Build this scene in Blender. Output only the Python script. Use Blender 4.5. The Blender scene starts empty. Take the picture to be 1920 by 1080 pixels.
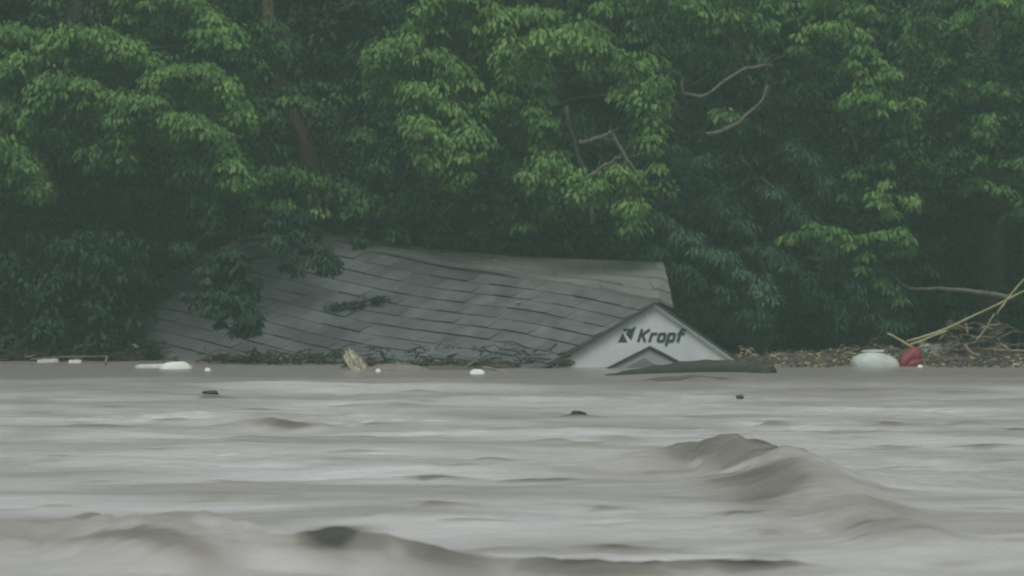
import bpy, math, random
import numpy as np
from mathutils import Vector

rng = np.random.default_rng(7)
random.seed(7)
S = bpy.context.scene
COL = S.collection

# ------------------------------------------------------------------ camera
F = 6600.0 / 1920.0 * 36.0
FPX = 6600.0
CAMZ = 2.5
PITCH = math.atan(125.0 / FPX)
cam_d = bpy.data.cameras.new("camera")
cam = bpy.data.objects.new("camera", cam_d)
COL.objects.link(cam)
cam_d.sensor_width = 36
cam_d.lens = F
cam_d.clip_end = 2000
cam.location = (0, 0, CAMZ)
cam.rotation_euler = (math.pi / 2 - PITCH, 0, 0)
cam_d.dof.use_dof = True
cam_d.dof.focus_distance = 43
cam_d.dof.aperture_fstop = 2.2
S.camera = cam

# ------------------------------------------------------------------ light
S.view_settings.view_transform = 'Standard'
S.view_settings.look = 'None'
S.view_settings.gamma = 1
S.view_settings.exposure = -0.1
SUN_EL, SUN_AZ = 62, 190
w = bpy.data.worlds.new("World"); S.world = w; w.use_nodes = True
nt = w.node_tree
bg = nt.nodes["Background"]
sky = nt.nodes.new("ShaderNodeTexSky"); sky.sky_type = 'NISHITA'; sky.sun_disc = False
sky.sun_elevation = math.radians(SUN_EL); sky.sun_rotation = math.radians(SUN_AZ)
sky.dust_density = 4; sky.air_density = 1.5
hs = nt.nodes.new("ShaderNodeHueSaturation"); hs.inputs['Saturation'].default_value = 0.22
nt.links.new(sky.outputs[0], hs.inputs['Color']); nt.links.new(hs.outputs[0], bg.inputs[0])
bg.inputs[1].default_value = 0.11
sd = bpy.data.lights.new("sun", 'SUN'); sd.energy = 1.5; sd.angle = math.radians(40); sd.color = (0.97, 1, 0.96)
sun = bpy.data.objects.new("sun", sd); COL.objects.link(sun)
sun.rotation_euler = (math.radians(90 - SUN_EL), 0, math.radians(180 - SUN_AZ))
S.cycles.max_bounces = 6
S.cycles.diffuse_bounces = 3
S.cycles.transmission_bounces = 4
S.cycles.volume_bounces = 0
S.cycles.filter_width = 1.9

# ------------------------------------------------------------------ helpers
cp, sp = math.cos(PITCH), math.sin(PITCH)
def at(px, py, Y):
    u = (px - 960) / FPX; v = (540 - py) / FPX
    k = Y / (cp + v * sp)
    return Vector((u * k, Y, CAMZ + (-sp + v * cp) * k))
def wat(px, py, z=0.0):
    u = (px - 960) / FPX; v = (540 - py) / FPX
    k = (z - CAMZ) / (-sp + v * cp)
    return Vector((u * k, (cp + v * sp) * k, z))

def tag(o, label=None, cat=None, group=None, kind=None):
    if label: o['label'] = label
    if cat: o['category'] = cat
    if group: o['group'] = group
    if kind: o['kind'] = kind
    return o

def wloc(o):
    v = Vector((0, 0, 0))
    while o: v += Vector(o.location); o = o.parent
    return v
def mesh_obj(name, V, Fc, mat, parent=None, smooth=False):
    me = bpy.data.meshes.new(name)
    me.from_pydata([tuple(v) for v in V], [], [tuple(f) for f in Fc])
    me.update()
    if smooth:
        me.polygons.foreach_set('use_smooth', [True] * len(me.polygons))
    me.materials.append(mat)
    o = bpy.data.objects.new(name, me); COL.objects.link(o)
    if parent:
        o.parent = parent
        o.location = -wloc(parent)
    return o
def empty(name, loc):
    o = bpy.data.objects.new(name, None); COL.objects.link(o); o.location = loc
    o.empty_display_size = 0.3
    return o

class MB:
    def __init__(s): s.V = []; s.F = []
    def add(s, V, Fc):
        b = len(s.V); s.V += [tuple(v) for v in V]; s.F += [tuple(i + b for i in f) for f in Fc]
    def tube(s, pts, radii, n=7, cap=True, wob=0.0):
        pts = [Vector(p) for p in pts]
        rings = []
        ref = Vector((0.13, 0.31, 0.94)).normalized()
        for i, p in enumerate(pts):
            a = pts[max(i - 1, 0)]; b = pts[min(i + 1, len(pts) - 1)]
            t = (b - a).normalized()
            if abs(t.dot(ref)) > 0.96: ref = Vector((0.9, 0.3, 0.1)).normalized()
            x = t.cross(ref).normalized(); y = t.cross(x)
            rings.append([p + (x * math.cos(k * math.tau / n) + y * math.sin(k * math.tau / n)) * radii[i] *
                          (1 + wob * random.uniform(-1, 1)) for k in range(n)])
        V = [v for r in rings for v in r]; Fc = []
        for i in range(len(pts) - 1):
            for k in range(n):
                Fc.append((i * n + k, i * n + (k + 1) % n, (i + 1) * n + (k + 1) % n, (i + 1) * n + k))
        if cap:
            Fc.append(tuple(range(n))[::-1]); Fc.append(tuple((len(pts) - 1) * n + k for k in range(n)))
        s.add(V, Fc)
    def slab(s, quad, d):
        """quad of 4 points thickened by vector d"""
        q = [Vector(p) for p in quad]; d = Vector(d)
        V = q + [p + d for p in q]
        s.add(V, [(0, 1, 2, 3), (7, 6, 5, 4), (0, 4, 5, 1), (1, 5, 6, 2), (2, 6, 7, 3), (3, 7, 4, 0)])
    def prism(s, poly, d):
        n = len(poly); q = [Vector(p) for p in poly]; d = Vector(d)
        s.add(q + [p + d for p in q], [tuple(range(n)), tuple(range(2 * n - 1, n - 1, -1))] +
              [(i, i + n, (i + 1) % n + n, (i + 1) % n) for i in range(n)])
    def lump(s, c, r, amp=0.12, nu=18, nv=10, seed=0, rot=0, tilt=0, p=1.0):
        rr = random.Random(seed); ph = [(rr.uniform(0, 6.28), rr.uniform(1, 4), rr.uniform(1, 4)) for _ in range(6)]
        V = []; Fc = []
        ca, sa = math.cos(rot), math.sin(rot); ct, st = math.cos(tilt), math.sin(tilt)
        for j in range(nv + 1):
            th = math.pi * j / nv
            for i in range(nu):
                f = math.tau * i / nu
                d = 1 + amp * sum(math.sin(a + round(b) * f + c2 * th) for a, b, c2 in ph) / 2.4 * math.sin(th)
                sg = lambda x: math.copysign(abs(x) ** p, x)
                x, y, z = sg(math.sin(th) * math.cos(f)) * r[0] * d, sg(math.sin(th) * math.sin(f)) * r[1] * d, sg(math.cos(th)) * r[2] * d
                x, z = x * ct - z * st, x * st + z * ct
                V.append((c[0] + x * ca - y * sa, c[1] + x * sa + y * ca, c[2] + z))
        for j in range(nv):
            for i in range(nu):
                Fc.append((j * nu + i, (j + 1) * nu + i, (j + 1) * nu + (i + 1) % nu, j * nu + (i + 1) % nu))
        s.add(V, Fc)
    def obj(s, name, mat, parent=None, smooth=False): return mesh_obj(name, s.V, s.F, mat, parent, smooth)

def resample(pts, n):
    P = [Vector(p) for p in pts]
    L = [0]
    for a, b in zip(P, P[1:]): L.append(L[-1] + (b - a).length)
    out = []
    for i in range(n):
        t = L[-1] * i / (n - 1); k = 0
        while k < len(L) - 2 and L[k + 1] < t: k += 1
        f = (t - L[k]) / max(L[k + 1] - L[k], 1e-6)
        # Catmull-Rom
        p0 = P[max(k - 1, 0)]; p1 = P[k]; p2 = P[k + 1]; p3 = P[min(k + 2, len(P) - 1)]
        out.append(0.5 * ((2 * p1) + (p2 - p0) * f + (2 * p0 - 5 * p1 + 4 * p2 - p3) * f * f + (3 * p1 - p0 - 3 * p2 + p3) * f ** 3))
    return out

# ------------------------------------------------------------------ materials
def mat(name, col, rough=0.8, spec=0.3, noise=None, bump=0.0, scale=4, stretch=(1, 1, 1), col2=None, detail=6):
    m = bpy.data.materials.new(name); m.use_nodes = True; t = m.node_tree; N = t.nodes; L = t.links
    b = N['Principled BSDF']
    b.inputs['Roughness'].default_value = rough
    b.inputs['Specular IOR Level'].default_value = spec
    b.inputs['Base Color'].default_value = (*col, 1)
    tc = N.new('ShaderNodeTexCoord'); mp = N.new('ShaderNodeMapping'); mp.inputs['Scale'].default_value = stretch
    L.new(tc.outputs['Object'], mp.inputs[0])
    no = N.new('ShaderNodeTexNoise'); no.inputs['Scale'].default_value = scale; no.inputs['Detail'].default_value = detail
    no.inputs['Roughness'].default_value = 0.65
    L.new(mp.outputs[0], no.inputs['Vector'])
    if col2:
        r = N.new('ShaderNodeValToRGB'); r.color_ramp.elements[0].position = 0.35; r.color_ramp.elements[1].position = 0.65
        r.color_ramp.elements[0].color = (*col, 1); r.color_ramp.elements[1].color = (*col2, 1)
        L.new(no.outputs[0], r.inputs[0]); L.new(r.outputs[0], b.inputs['Base Color'])
    if bump:
        bp = N.new('ShaderNodeBump'); bp.inputs['Strength'].default_value = bump; bp.inputs['Distance'].default_value = 0.05
        L.new(no.outputs[0], bp.inputs['Height']); L.new(bp.outputs[0], b.inputs['Normal'])
    return m

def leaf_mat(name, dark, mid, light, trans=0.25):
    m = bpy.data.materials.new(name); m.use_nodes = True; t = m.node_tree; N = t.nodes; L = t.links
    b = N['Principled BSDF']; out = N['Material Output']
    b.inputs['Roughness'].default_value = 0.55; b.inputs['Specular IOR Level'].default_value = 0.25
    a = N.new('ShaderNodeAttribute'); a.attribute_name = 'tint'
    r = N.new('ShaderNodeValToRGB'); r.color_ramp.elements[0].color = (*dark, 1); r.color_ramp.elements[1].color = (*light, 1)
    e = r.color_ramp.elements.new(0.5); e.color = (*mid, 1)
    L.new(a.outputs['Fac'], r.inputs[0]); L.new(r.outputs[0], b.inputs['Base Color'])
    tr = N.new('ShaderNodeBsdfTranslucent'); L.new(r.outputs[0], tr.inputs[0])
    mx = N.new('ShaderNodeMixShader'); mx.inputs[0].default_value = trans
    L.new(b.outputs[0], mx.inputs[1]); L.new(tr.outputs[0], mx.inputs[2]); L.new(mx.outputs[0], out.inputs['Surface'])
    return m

M = {}
M['leaf'] = leaf_mat('leaf_green', (0.010, 0.040, 0.013), (0.058, 0.14, 0.034), (0.15, 0.28, 0.07))
M['leaf_bright'] = leaf_mat('leaf_bright', (0.016, 0.05, 0.014), (0.085, 0.19, 0.045), (0.19, 0.32, 0.085), 0.3)
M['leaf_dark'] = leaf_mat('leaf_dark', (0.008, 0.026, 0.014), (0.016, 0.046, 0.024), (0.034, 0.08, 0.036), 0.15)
M['needle'] = leaf_mat('needle', (0.015, 0.045, 0.028), (0.04, 0.10, 0.058), (0.09, 0.175, 0.10), 0.15)
M['bark'] = mat('bark', (0.05, 0.042, 0.034), 0.9, 0.2, bump=0.8, scale=9, stretch=(3, 3, 0.6), col2=(0.1, 0.088, 0.072))
M['bark_red'] = mat('bark_vine', (0.075, 0.05, 0.036), 0.9, 0.2, bump=0.8, scale=7, stretch=(3, 3, 0.8), col2=(0.13, 0.09, 0.06))
M['bark_pale'] = mat('bark_pale', (0.075, 0.072, 0.06), 0.9, 0.2, bump=0.6, scale=12, col2=(0.17, 0.16, 0.145))
M['driftwood'] = mat('driftwood', (0.18, 0.15, 0.11), 0.85, 0.2, bump=0.6, scale=8, stretch=(1, 1, 3), col2=(0.32, 0.27, 0.19))
M['splinter'] = mat('splintered_wood', (0.16, 0.14, 0.10), 0.85, 0.2, bump=0.8, scale=9, stretch=(2.5, 2.5, 0.8), col2=(0.58, 0.55, 0.42))
M['cane'] = mat('cane', (0.26, 0.24, 0.13), 0.7, 0.3, scale=6, col2=(0.42, 0.38, 0.22))
M['stick'] = mat('stick', (0.12, 0.095, 0.07), 0.9, 0.2, bump=0.5, scale=9, col2=(0.22, 0.18, 0.13))
M['foam'] = mat('foam', (0.62, 0.64, 0.6), 0.7, 0.3, bump=0.15, scale=5, col2=(0.8, 0.82, 0.78))
M['tank'] = mat('tank_paint', (0.33, 0.38, 0.34), 0.6, 0.3, bump=0.4, scale=3, col2=(0.58, 0.63, 0.59))
M['red'] = mat('red_plastic', (0.27, 0.04, 0.055), 0.55, 0.35, bump=0.6, scale=5, col2=(0.17, 0.03, 0.04))
M['mud'] = mat('mud', (0.085, 0.07, 0.055), 0.8, 0.3, bump=0.7, scale=5, col2=(0.14, 0.12, 0.095))
M['muddark'] = mat('mud_dark', (0.045, 0.038, 0.03), 0.85, 0.25, bump=0.7, scale=5, col2=(0.085, 0.07, 0.055))
M['mudpale'] = mat('mud_pale', (0.15, 0.13, 0.11), 0.6, 0.4, bump=0.3, scale=3, col2=(0.22, 0.195, 0.17))
M['log'] = mat('wet_log', (0.024, 0.032, 0.027), 0.65, 0.3, bump=1.0, scale=3, stretch=(0.6, 2, 2), col2=(0.055, 0.055, 0.042))
M['shingle'] = mat('shingle', (0.085, 0.092, 0.094), 0.85, 0.25, bump=0.5, scale=1.3, col2=(0.135, 0.142, 0.142), detail=9)
M['shingle_tab'] = mat('shingle_tab', (0.082, 0.09, 0.094), 0.85, 0.25, bump=0.5, scale=2.2, col2=(0.145, 0.152, 0.155), detail=12)
_t = M['shingle_tab'].node_tree; _b = _t.nodes['Principled BSDF']; _l = _b.inputs['Base Color'].links[0].from_socket
_a = _t.nodes.new('ShaderNodeAttribute'); _a.attribute_name = 'tint'; _h = _t.nodes.new('ShaderNodeHueSaturation'); _m = _t.nodes.new('ShaderNodeMapRange')
_m.inputs['To Min'].default_value = 0.82; _m.inputs['To Max'].default_value = 1.18
_t.links.new(_a.outputs['Fac'], _m.inputs['Value']); _t.links.new(_m.outputs[0], _h.inputs['Value']); _t.links.new(_l, _h.inputs['Color']); _t.links.new(_h.outputs[0], _b.inputs['Base Color'])
M['shingle_lit'] = mat('shingle_lit', (0.135, 0.14, 0.13), 0.85, 0.25, bump=0.5, scale=1.1, stretch=(0.5, 1, 3), col2=(0.20, 0.204, 0.19), detail=9)  # same shingles as the roof, paled to paint light onto the ridge strip
M['under'] = mat('underlay', (0.03, 0.03, 0.032), 0.95, 0.1)
M['siding'] = mat('white_siding', (0.37, 0.40, 0.40), 0.7, 0.3, bump=0.05, scale=1.6, stretch=(1, 1, 0.5), col2=(0.47, 0.50, 0.50))
M['soffit'] = mat('soffit', (0.62, 0.66, 0.65), 0.7, 0.3)
M['fascia'] = mat('fascia', (0.06, 0.06, 0.06), 0.7, 0.3)
M['portico'] = mat('portico_face', (0.20, 0.205, 0.21), 0.8, 0.3, scale=3, col2=(0.26, 0.265, 0.265))
M['vent'] = mat('gable_vent', (0.12, 0.12, 0.13), 0.8, 0.3)
M['ink'] = mat('sign_ink', (0.018, 0.03, 0.032), 0.6, 0.3)
M['soil'] = mat('bank_soil', (0.012, 0.018, 0.011), 0.95, 0.1, bump=0.8, scale=2, col2=(0.022, 0.028, 0.016))

# ------------------------------------------------------------------ water
def field(n, kx, ky, seed, pw=2.0):
    """periodic gaussian random field, n x n, band shaped; kx,ky = typical cycles over the tile"""
    g = np.random.default_rng(seed)
    fx = np.fft.fftfreq(n) * n; fy = np.fft.fftfreq(n) * n
    KX, KY = np.meshgrid(fx, fy)
    k = np.sqrt((KX / kx) ** 2 + (KY / ky) ** 2)
    A = k ** 1.0 / (1 + k ** (1.0 + pw))
    A[0, 0] = 0
    f = np.fft.ifft2(np.fft.fft2(g.standard_normal((n, n))) * A).real
    return f / f.std()
def samp(f, x, y):
    n = f.shape[0]; x = x % 1 * n; y = y % 1 * n
    i = np.floor(x).astype(int); j = np.floor(y).astype(int); u = x - i; v = y - j
    i0, i1, j0, j1 = i % n, (i + 1) % n, j % n, (j + 1) % n
    return (f[j0, i0] * (1 - u) + f[j0, i1] * u) * (1 - v) + (f[j1, i0] * (1 - u) + f[j1, i1] * u) * v

f1 = field(512, 8, 14, 1, 2.6)
f1b = field(512, 5, 22, 21, 2.6)
f2 = field(512, 14, 34, 2, 2.6)
f3 = field(512, 30, 60, 3, 2.2)
f4 = field(512, 3, 7, 4, 3)
xs = np.concatenate([-np.geomspace(200, 11.2, 18), np.arange(-11, 11.001, 0.05), np.geomspace(11.2, 200, 18)])
ys = np.concatenate([np.linspace(-60, 20, 10), np.arange(20.3, 62, 0.055), np.linspace(62.1, 90, 60)])
X, Y = np.meshgrid(xs, ys)
near = np.clip((62 - Y) / 22, 0.0, 1)
calm = 0.30 + 0.70 * np.clip((59 - Y) / 10, 0, 1)
edge = 53.8 + 0.7 * samp(f4, X / 30, Y / 30) + 0.12 * X * (X > 2) * 0.3
CUR = 1 / (1 + np.exp((Y - edge) / 1.1))          # 1 in the fast current, 0 in the slack water by the bank
f5 = field(512, 16, 46, 31, 3.0)
MSK = np.clip(0.55 + 0.5 * samp(f4, X / 34 + .4, Y / 40 + .1), 0.12, 1.5)
Z = (0.12 + 0.88 * CUR) * (0.020 * samp(f1, X / 38, Y / 34 + .3) + 0.008 * MSK * samp(f2, X / 30 + .2, Y / 24) + 0.0055 * MSK * samp(f3, X / 16, Y / 13)
            + 0.022 * samp(f4, X / 40, Y / 30) + 0.018 * np.clip(samp(f5, X / 28, Y / 30) - 1.3, 0, 2))
CH = np.clip(samp(f5, X / 28, Y / 30) - 1.35, 0, 1.2) * 0.3 * CUR  # colour mask: muddy brown together with painted shade of the crests
TURB = np.zeros(X.shape)
def gauss_ridge(pts, width, height, sharp=0.35, mud_shade=0.6, xs_=0.5):
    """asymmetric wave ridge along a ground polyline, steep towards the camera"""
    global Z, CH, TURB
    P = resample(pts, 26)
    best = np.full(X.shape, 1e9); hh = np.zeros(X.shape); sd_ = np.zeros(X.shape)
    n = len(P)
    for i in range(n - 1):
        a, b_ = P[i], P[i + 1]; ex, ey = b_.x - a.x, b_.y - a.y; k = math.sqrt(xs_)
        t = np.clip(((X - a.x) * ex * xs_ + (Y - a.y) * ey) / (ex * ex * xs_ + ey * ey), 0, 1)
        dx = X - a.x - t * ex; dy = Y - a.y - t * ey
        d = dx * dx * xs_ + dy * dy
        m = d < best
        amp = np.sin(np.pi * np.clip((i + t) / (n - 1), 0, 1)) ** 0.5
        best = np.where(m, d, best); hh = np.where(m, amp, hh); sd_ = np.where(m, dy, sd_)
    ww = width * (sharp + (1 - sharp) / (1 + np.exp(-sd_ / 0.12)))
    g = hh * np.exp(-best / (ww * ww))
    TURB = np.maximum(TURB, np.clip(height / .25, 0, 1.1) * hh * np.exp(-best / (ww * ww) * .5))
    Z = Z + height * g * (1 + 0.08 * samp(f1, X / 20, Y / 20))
    front = 1 / (1 + np.exp((sd_ - 0.05) / 0.10))  # near wave face only: its shade is put into the water colour
    CH = np.maximum(CH, mud_shade * hh * np.exp(-best / (ww * ww) * 0.8) * front * (1 + 0.12 * samp(f1, X / 14, Y / 20)))
def G(px, py): 
    v = wat(px, py); return (v.x, v.y, 0)
gauss_ridge([G(1150, 880), G(1240, 868), G(1330, 864), G(1420, 880), G(1500, 910), G(1560, 940)], 0.6, 0.22, 0.5, mud_shade=.36, xs_=1)
gauss_ridge([G(1480, 915), G(1570, 955), G(1660, 1000), G(1800, 1055)], 0.5, 0.10, 0.5, mud_shade=.36, xs_=1)
gauss_ridge([G(1240, 880), G(1300, 868), G(1370, 874), G(1440, 900)], 0.45, 0.07, 0.5, mud_shade=.95)
gauss_ridge([G(1330, 900), G(1400, 912), G(1470, 945)], 0.45, 0.05, 0.6, mud_shade=.9)
gauss_ridge([G(1570, 975), G(1640, 1003), G(1760, 1045)], 0.35, 0.05, 0.5, mud_shade=.7)
gauss_ridge([G(-160, 1060), G(40, 1040), G(200, 1044), G(330, 1062), G(460, 1085)], 1.1, 0.25, 0.45, mud_shade=.24)
gauss_ridge([G(-100, 1010), G(60, 1000), G(190, 1012)], 0.5, 0.06, 0.4, mud_shade=.5)
gauss_ridge([G(90, 1062), G(220, 1066), G(330, 1076), G(440, 1092)], 0.22, 0.05, 0.5, mud_shade=.85)
gauss_ridge([G(540, 1068), G(640, 1062), G(760, 1070)], 0.40, 0.08, 0.6, mud_shade=.8)
gauss_ridge([G(680, 1070), G(860, 1062), G(1050, 1064), G(1250, 1066), G(1420, 1068), G(1580, 1082)], 0.55, 0.10, 0.6, mud_shade=.6)
gauss_ridge([G(960, 1072), G(1060, 1070), G(1200, 1074), G(1260, 1080)], 0.35, 0.05, 0.6, mud_shade=1)
def patch(px, py, rx, ry, v):  # ellipse of muddy upwelling, the strongest ones painting shaded wave strips
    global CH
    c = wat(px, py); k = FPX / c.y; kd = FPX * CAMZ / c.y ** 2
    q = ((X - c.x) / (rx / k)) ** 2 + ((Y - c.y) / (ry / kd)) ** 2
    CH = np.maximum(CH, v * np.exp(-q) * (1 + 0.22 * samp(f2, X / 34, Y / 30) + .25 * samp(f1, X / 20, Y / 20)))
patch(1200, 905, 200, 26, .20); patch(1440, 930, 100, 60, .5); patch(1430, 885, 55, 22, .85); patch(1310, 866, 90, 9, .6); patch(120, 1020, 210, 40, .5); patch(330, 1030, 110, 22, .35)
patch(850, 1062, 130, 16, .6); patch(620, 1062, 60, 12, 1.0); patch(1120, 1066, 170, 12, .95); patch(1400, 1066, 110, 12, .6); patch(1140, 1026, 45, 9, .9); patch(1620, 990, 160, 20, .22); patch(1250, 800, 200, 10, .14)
gauss_ridge([G(1060, 1030), G(1140, 1026), G(1210, 1034)], 0.3, 0.06, 0.5, mud_shade=1.0)
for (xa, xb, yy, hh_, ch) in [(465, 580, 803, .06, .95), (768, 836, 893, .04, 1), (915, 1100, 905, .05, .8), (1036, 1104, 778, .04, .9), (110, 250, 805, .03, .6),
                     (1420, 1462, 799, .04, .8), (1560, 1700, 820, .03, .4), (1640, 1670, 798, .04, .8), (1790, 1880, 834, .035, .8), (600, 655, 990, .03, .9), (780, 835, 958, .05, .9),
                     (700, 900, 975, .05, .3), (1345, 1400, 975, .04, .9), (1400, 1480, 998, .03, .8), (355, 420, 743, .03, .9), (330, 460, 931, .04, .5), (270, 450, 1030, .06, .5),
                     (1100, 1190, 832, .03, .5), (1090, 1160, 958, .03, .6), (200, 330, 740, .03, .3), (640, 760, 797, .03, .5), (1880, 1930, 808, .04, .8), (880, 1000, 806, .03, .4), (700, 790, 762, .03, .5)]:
    gauss_ridge([G(xa, yy), G((xa + xb) / 2, yy - 1), G(xb, yy + 3)], 0.3, hh_, 0.5, mud_shade=ch)
gauss_ridge([G(1140, 726), G(1250, 716), G(1420, 724)], 0.45, 0.07, 0.5, mud_shade=.8)
gauss_ridge([G(1400, 738), G(1650, 732), G(1920, 738)], 0.8, 0.05, 0.4, mud_shade=.5)
gauss_ridge([G(1640, 722), G(1760, 718), G(1930, 724)], 0.5, 0.05, 0.4, mud_shade=.5)
Z = Z + TURB * (0.026 * samp(f2, X / 11, Y / 13) + 0.014 * samp(f3, X / 13 + .3, Y / 11))
fade = np.clip((14 - np.abs(X)) / 2, 0, 1) * np.clip((Y - 18) / 3, 0, 1)
Z *= fade
nx, ny = len(xs), len(ys)
me = bpy.data.meshes.new('water')
V = np.stack([X.ravel(), Y.ravel(), Z.ravel()], 1).astype(np.float32)
me.vertices.add(len(V)); me.vertices.foreach_set('co', V.ravel())
I, J = np.meshgrid(np.arange(nx - 1), np.arange(ny - 1))
a = (J * nx + I).ravel(); q = np.stack([a, a + 1, a + nx + 1, a + nx], 1).astype(np.int32)
me.loops.add(q.size); me.loops.foreach_set('vertex_index', q.ravel())
me.polygons.add(len(q)); me.polygons.foreach_set('loop_start', np.arange(0, q.size, 4, dtype=np.int32))
me.polygons.foreach_set('use_smooth', np.ones(len(q), bool)); me.update()
at_ = me.attributes.new('mud_shade', 'FLOAT', 'POINT'); at_.data.foreach_set('value', np.clip(CH, 0, 1).ravel().astype(np.float32))
at_ = me.attributes.new('current', 'FLOAT', 'POINT'); at_.data.foreach_set('value', CUR.ravel().astype(np.float32))
wm = bpy.data.materials.new('river_water'); wm.use_nodes = True
N = wm.node_tree.nodes; L = wm.node_tree.links; b = N['Principled BSDF']
b.inputs['Roughness'].default_value = 0.2; b.inputs['IOR'].default_value = 1.33
tc = N.new('ShaderNodeTexCoord'); mp = N.new('ShaderNodeMapping'); mp.inputs['Scale'].default_value = (0.42, 1.0, 1)
L.new(tc.outputs['Object'], mp.inputs[0])
n1 = N.new('ShaderNodeTexNoise'); n1.inputs['Scale'].default_value = 0.6; n1.inputs['Detail'].default_value = 6; n1.inputs['Distortion'].default_value = 0.6
L.new(mp.outputs[0], n1.inputs['Vector'])
r = N.new('ShaderNodeValToRGB'); r.color_ramp.elements[0].position = 0.38; r.color_ramp.elements[1].position = 0.66
r.color_ramp.elements[0].color = (0.345, 0.328, 0.31, 1); r.color_ramp.elements[1].color = (0.56, 0.55, 0.55, 1)
L.new(n1.outputs[0], r.inputs[0])
ac = N.new('ShaderNodeAttribute'); ac.attribute_name = 'mud_shade'
cr = N.new('ShaderNodeValToRGB'); cr.color_ramp.elements[0].color = (0.25, 0.232, 0.20, 1); cr.color_ramp.elements[0].position = 0.3; cr.color_ramp.elements[1].color = (0.055, 0.053, 0.046, 1)  # mud brown, running to dark for the painted wave shade
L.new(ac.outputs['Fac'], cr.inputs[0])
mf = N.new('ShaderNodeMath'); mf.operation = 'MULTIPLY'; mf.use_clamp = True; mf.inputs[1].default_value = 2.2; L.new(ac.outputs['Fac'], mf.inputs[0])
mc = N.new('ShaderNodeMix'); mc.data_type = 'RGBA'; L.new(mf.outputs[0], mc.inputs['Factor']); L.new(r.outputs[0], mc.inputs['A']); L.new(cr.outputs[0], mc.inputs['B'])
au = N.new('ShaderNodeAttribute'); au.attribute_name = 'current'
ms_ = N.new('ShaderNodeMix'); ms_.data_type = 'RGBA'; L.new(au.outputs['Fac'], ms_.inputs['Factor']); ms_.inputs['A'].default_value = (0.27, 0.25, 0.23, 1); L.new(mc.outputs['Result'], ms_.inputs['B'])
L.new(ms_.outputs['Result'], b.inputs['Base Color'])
mr = N.new('ShaderNodeMapRange'); L.new(au.outputs['Fac'], mr.inputs['Value']); mr.inputs['To Min'].default_value = 0.26; mr.inputs['To Max'].default_value = 0.33; L.new(mr.outputs[0], b.inputs['Roughness'])
n2 = N.new('ShaderNodeTexNoise'); n2.inputs['Scale'].default_value = 4; n2.inputs['Detail'].default_value = 8; n2.inputs['Roughness'].default_value = 0.65
L.new(mp.outputs[0], n2.inputs['Vector'])
bp = N.new('ShaderNodeBump'); bp.inputs['Strength'].default_value = 0.4; bp.inputs['Distance'].default_value = 0.12
L.new(n2.outputs[0], bp.inputs['Height']); L.new(bp.outputs[0], b.inputs['Normal'])
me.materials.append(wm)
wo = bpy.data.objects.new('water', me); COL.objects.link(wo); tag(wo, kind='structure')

# ------------------------------------------------------------------ ground: river bed, bank, hill behind
gx = np.linspace(-200, 200, 121); gy = np.concatenate([np.linspace(-80, 60, 15), np.linspace(61, 110, 60), np.linspace(120, 300, 10)])
GX, GY = np.meshgrid(gx, gy)
GZ = np.interp(GY, [-80, 58, 66, 69, 74, 90, 120, 300], [-2.5, -2.5, -0.6, 0.15, 1.2, 9, 22, 30])
GZ = GZ + 0.12 * samp(f1, GX / 40, GY / 40) * (GY > 60)
nx, ny = len(gx), len(gy)
V = np.stack([GX.ravel(), GY.ravel(), GZ.ravel()], 1)
Fq = [(j * nx + i, j * nx + i + 1, (j + 1) * nx + i + 1, (j + 1) * nx + i) for j in range(ny - 1) for i in range(nx - 1)]
tag(mesh_obj('ground', V, Fq, M['soil'], smooth=True), kind='structure')

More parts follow.
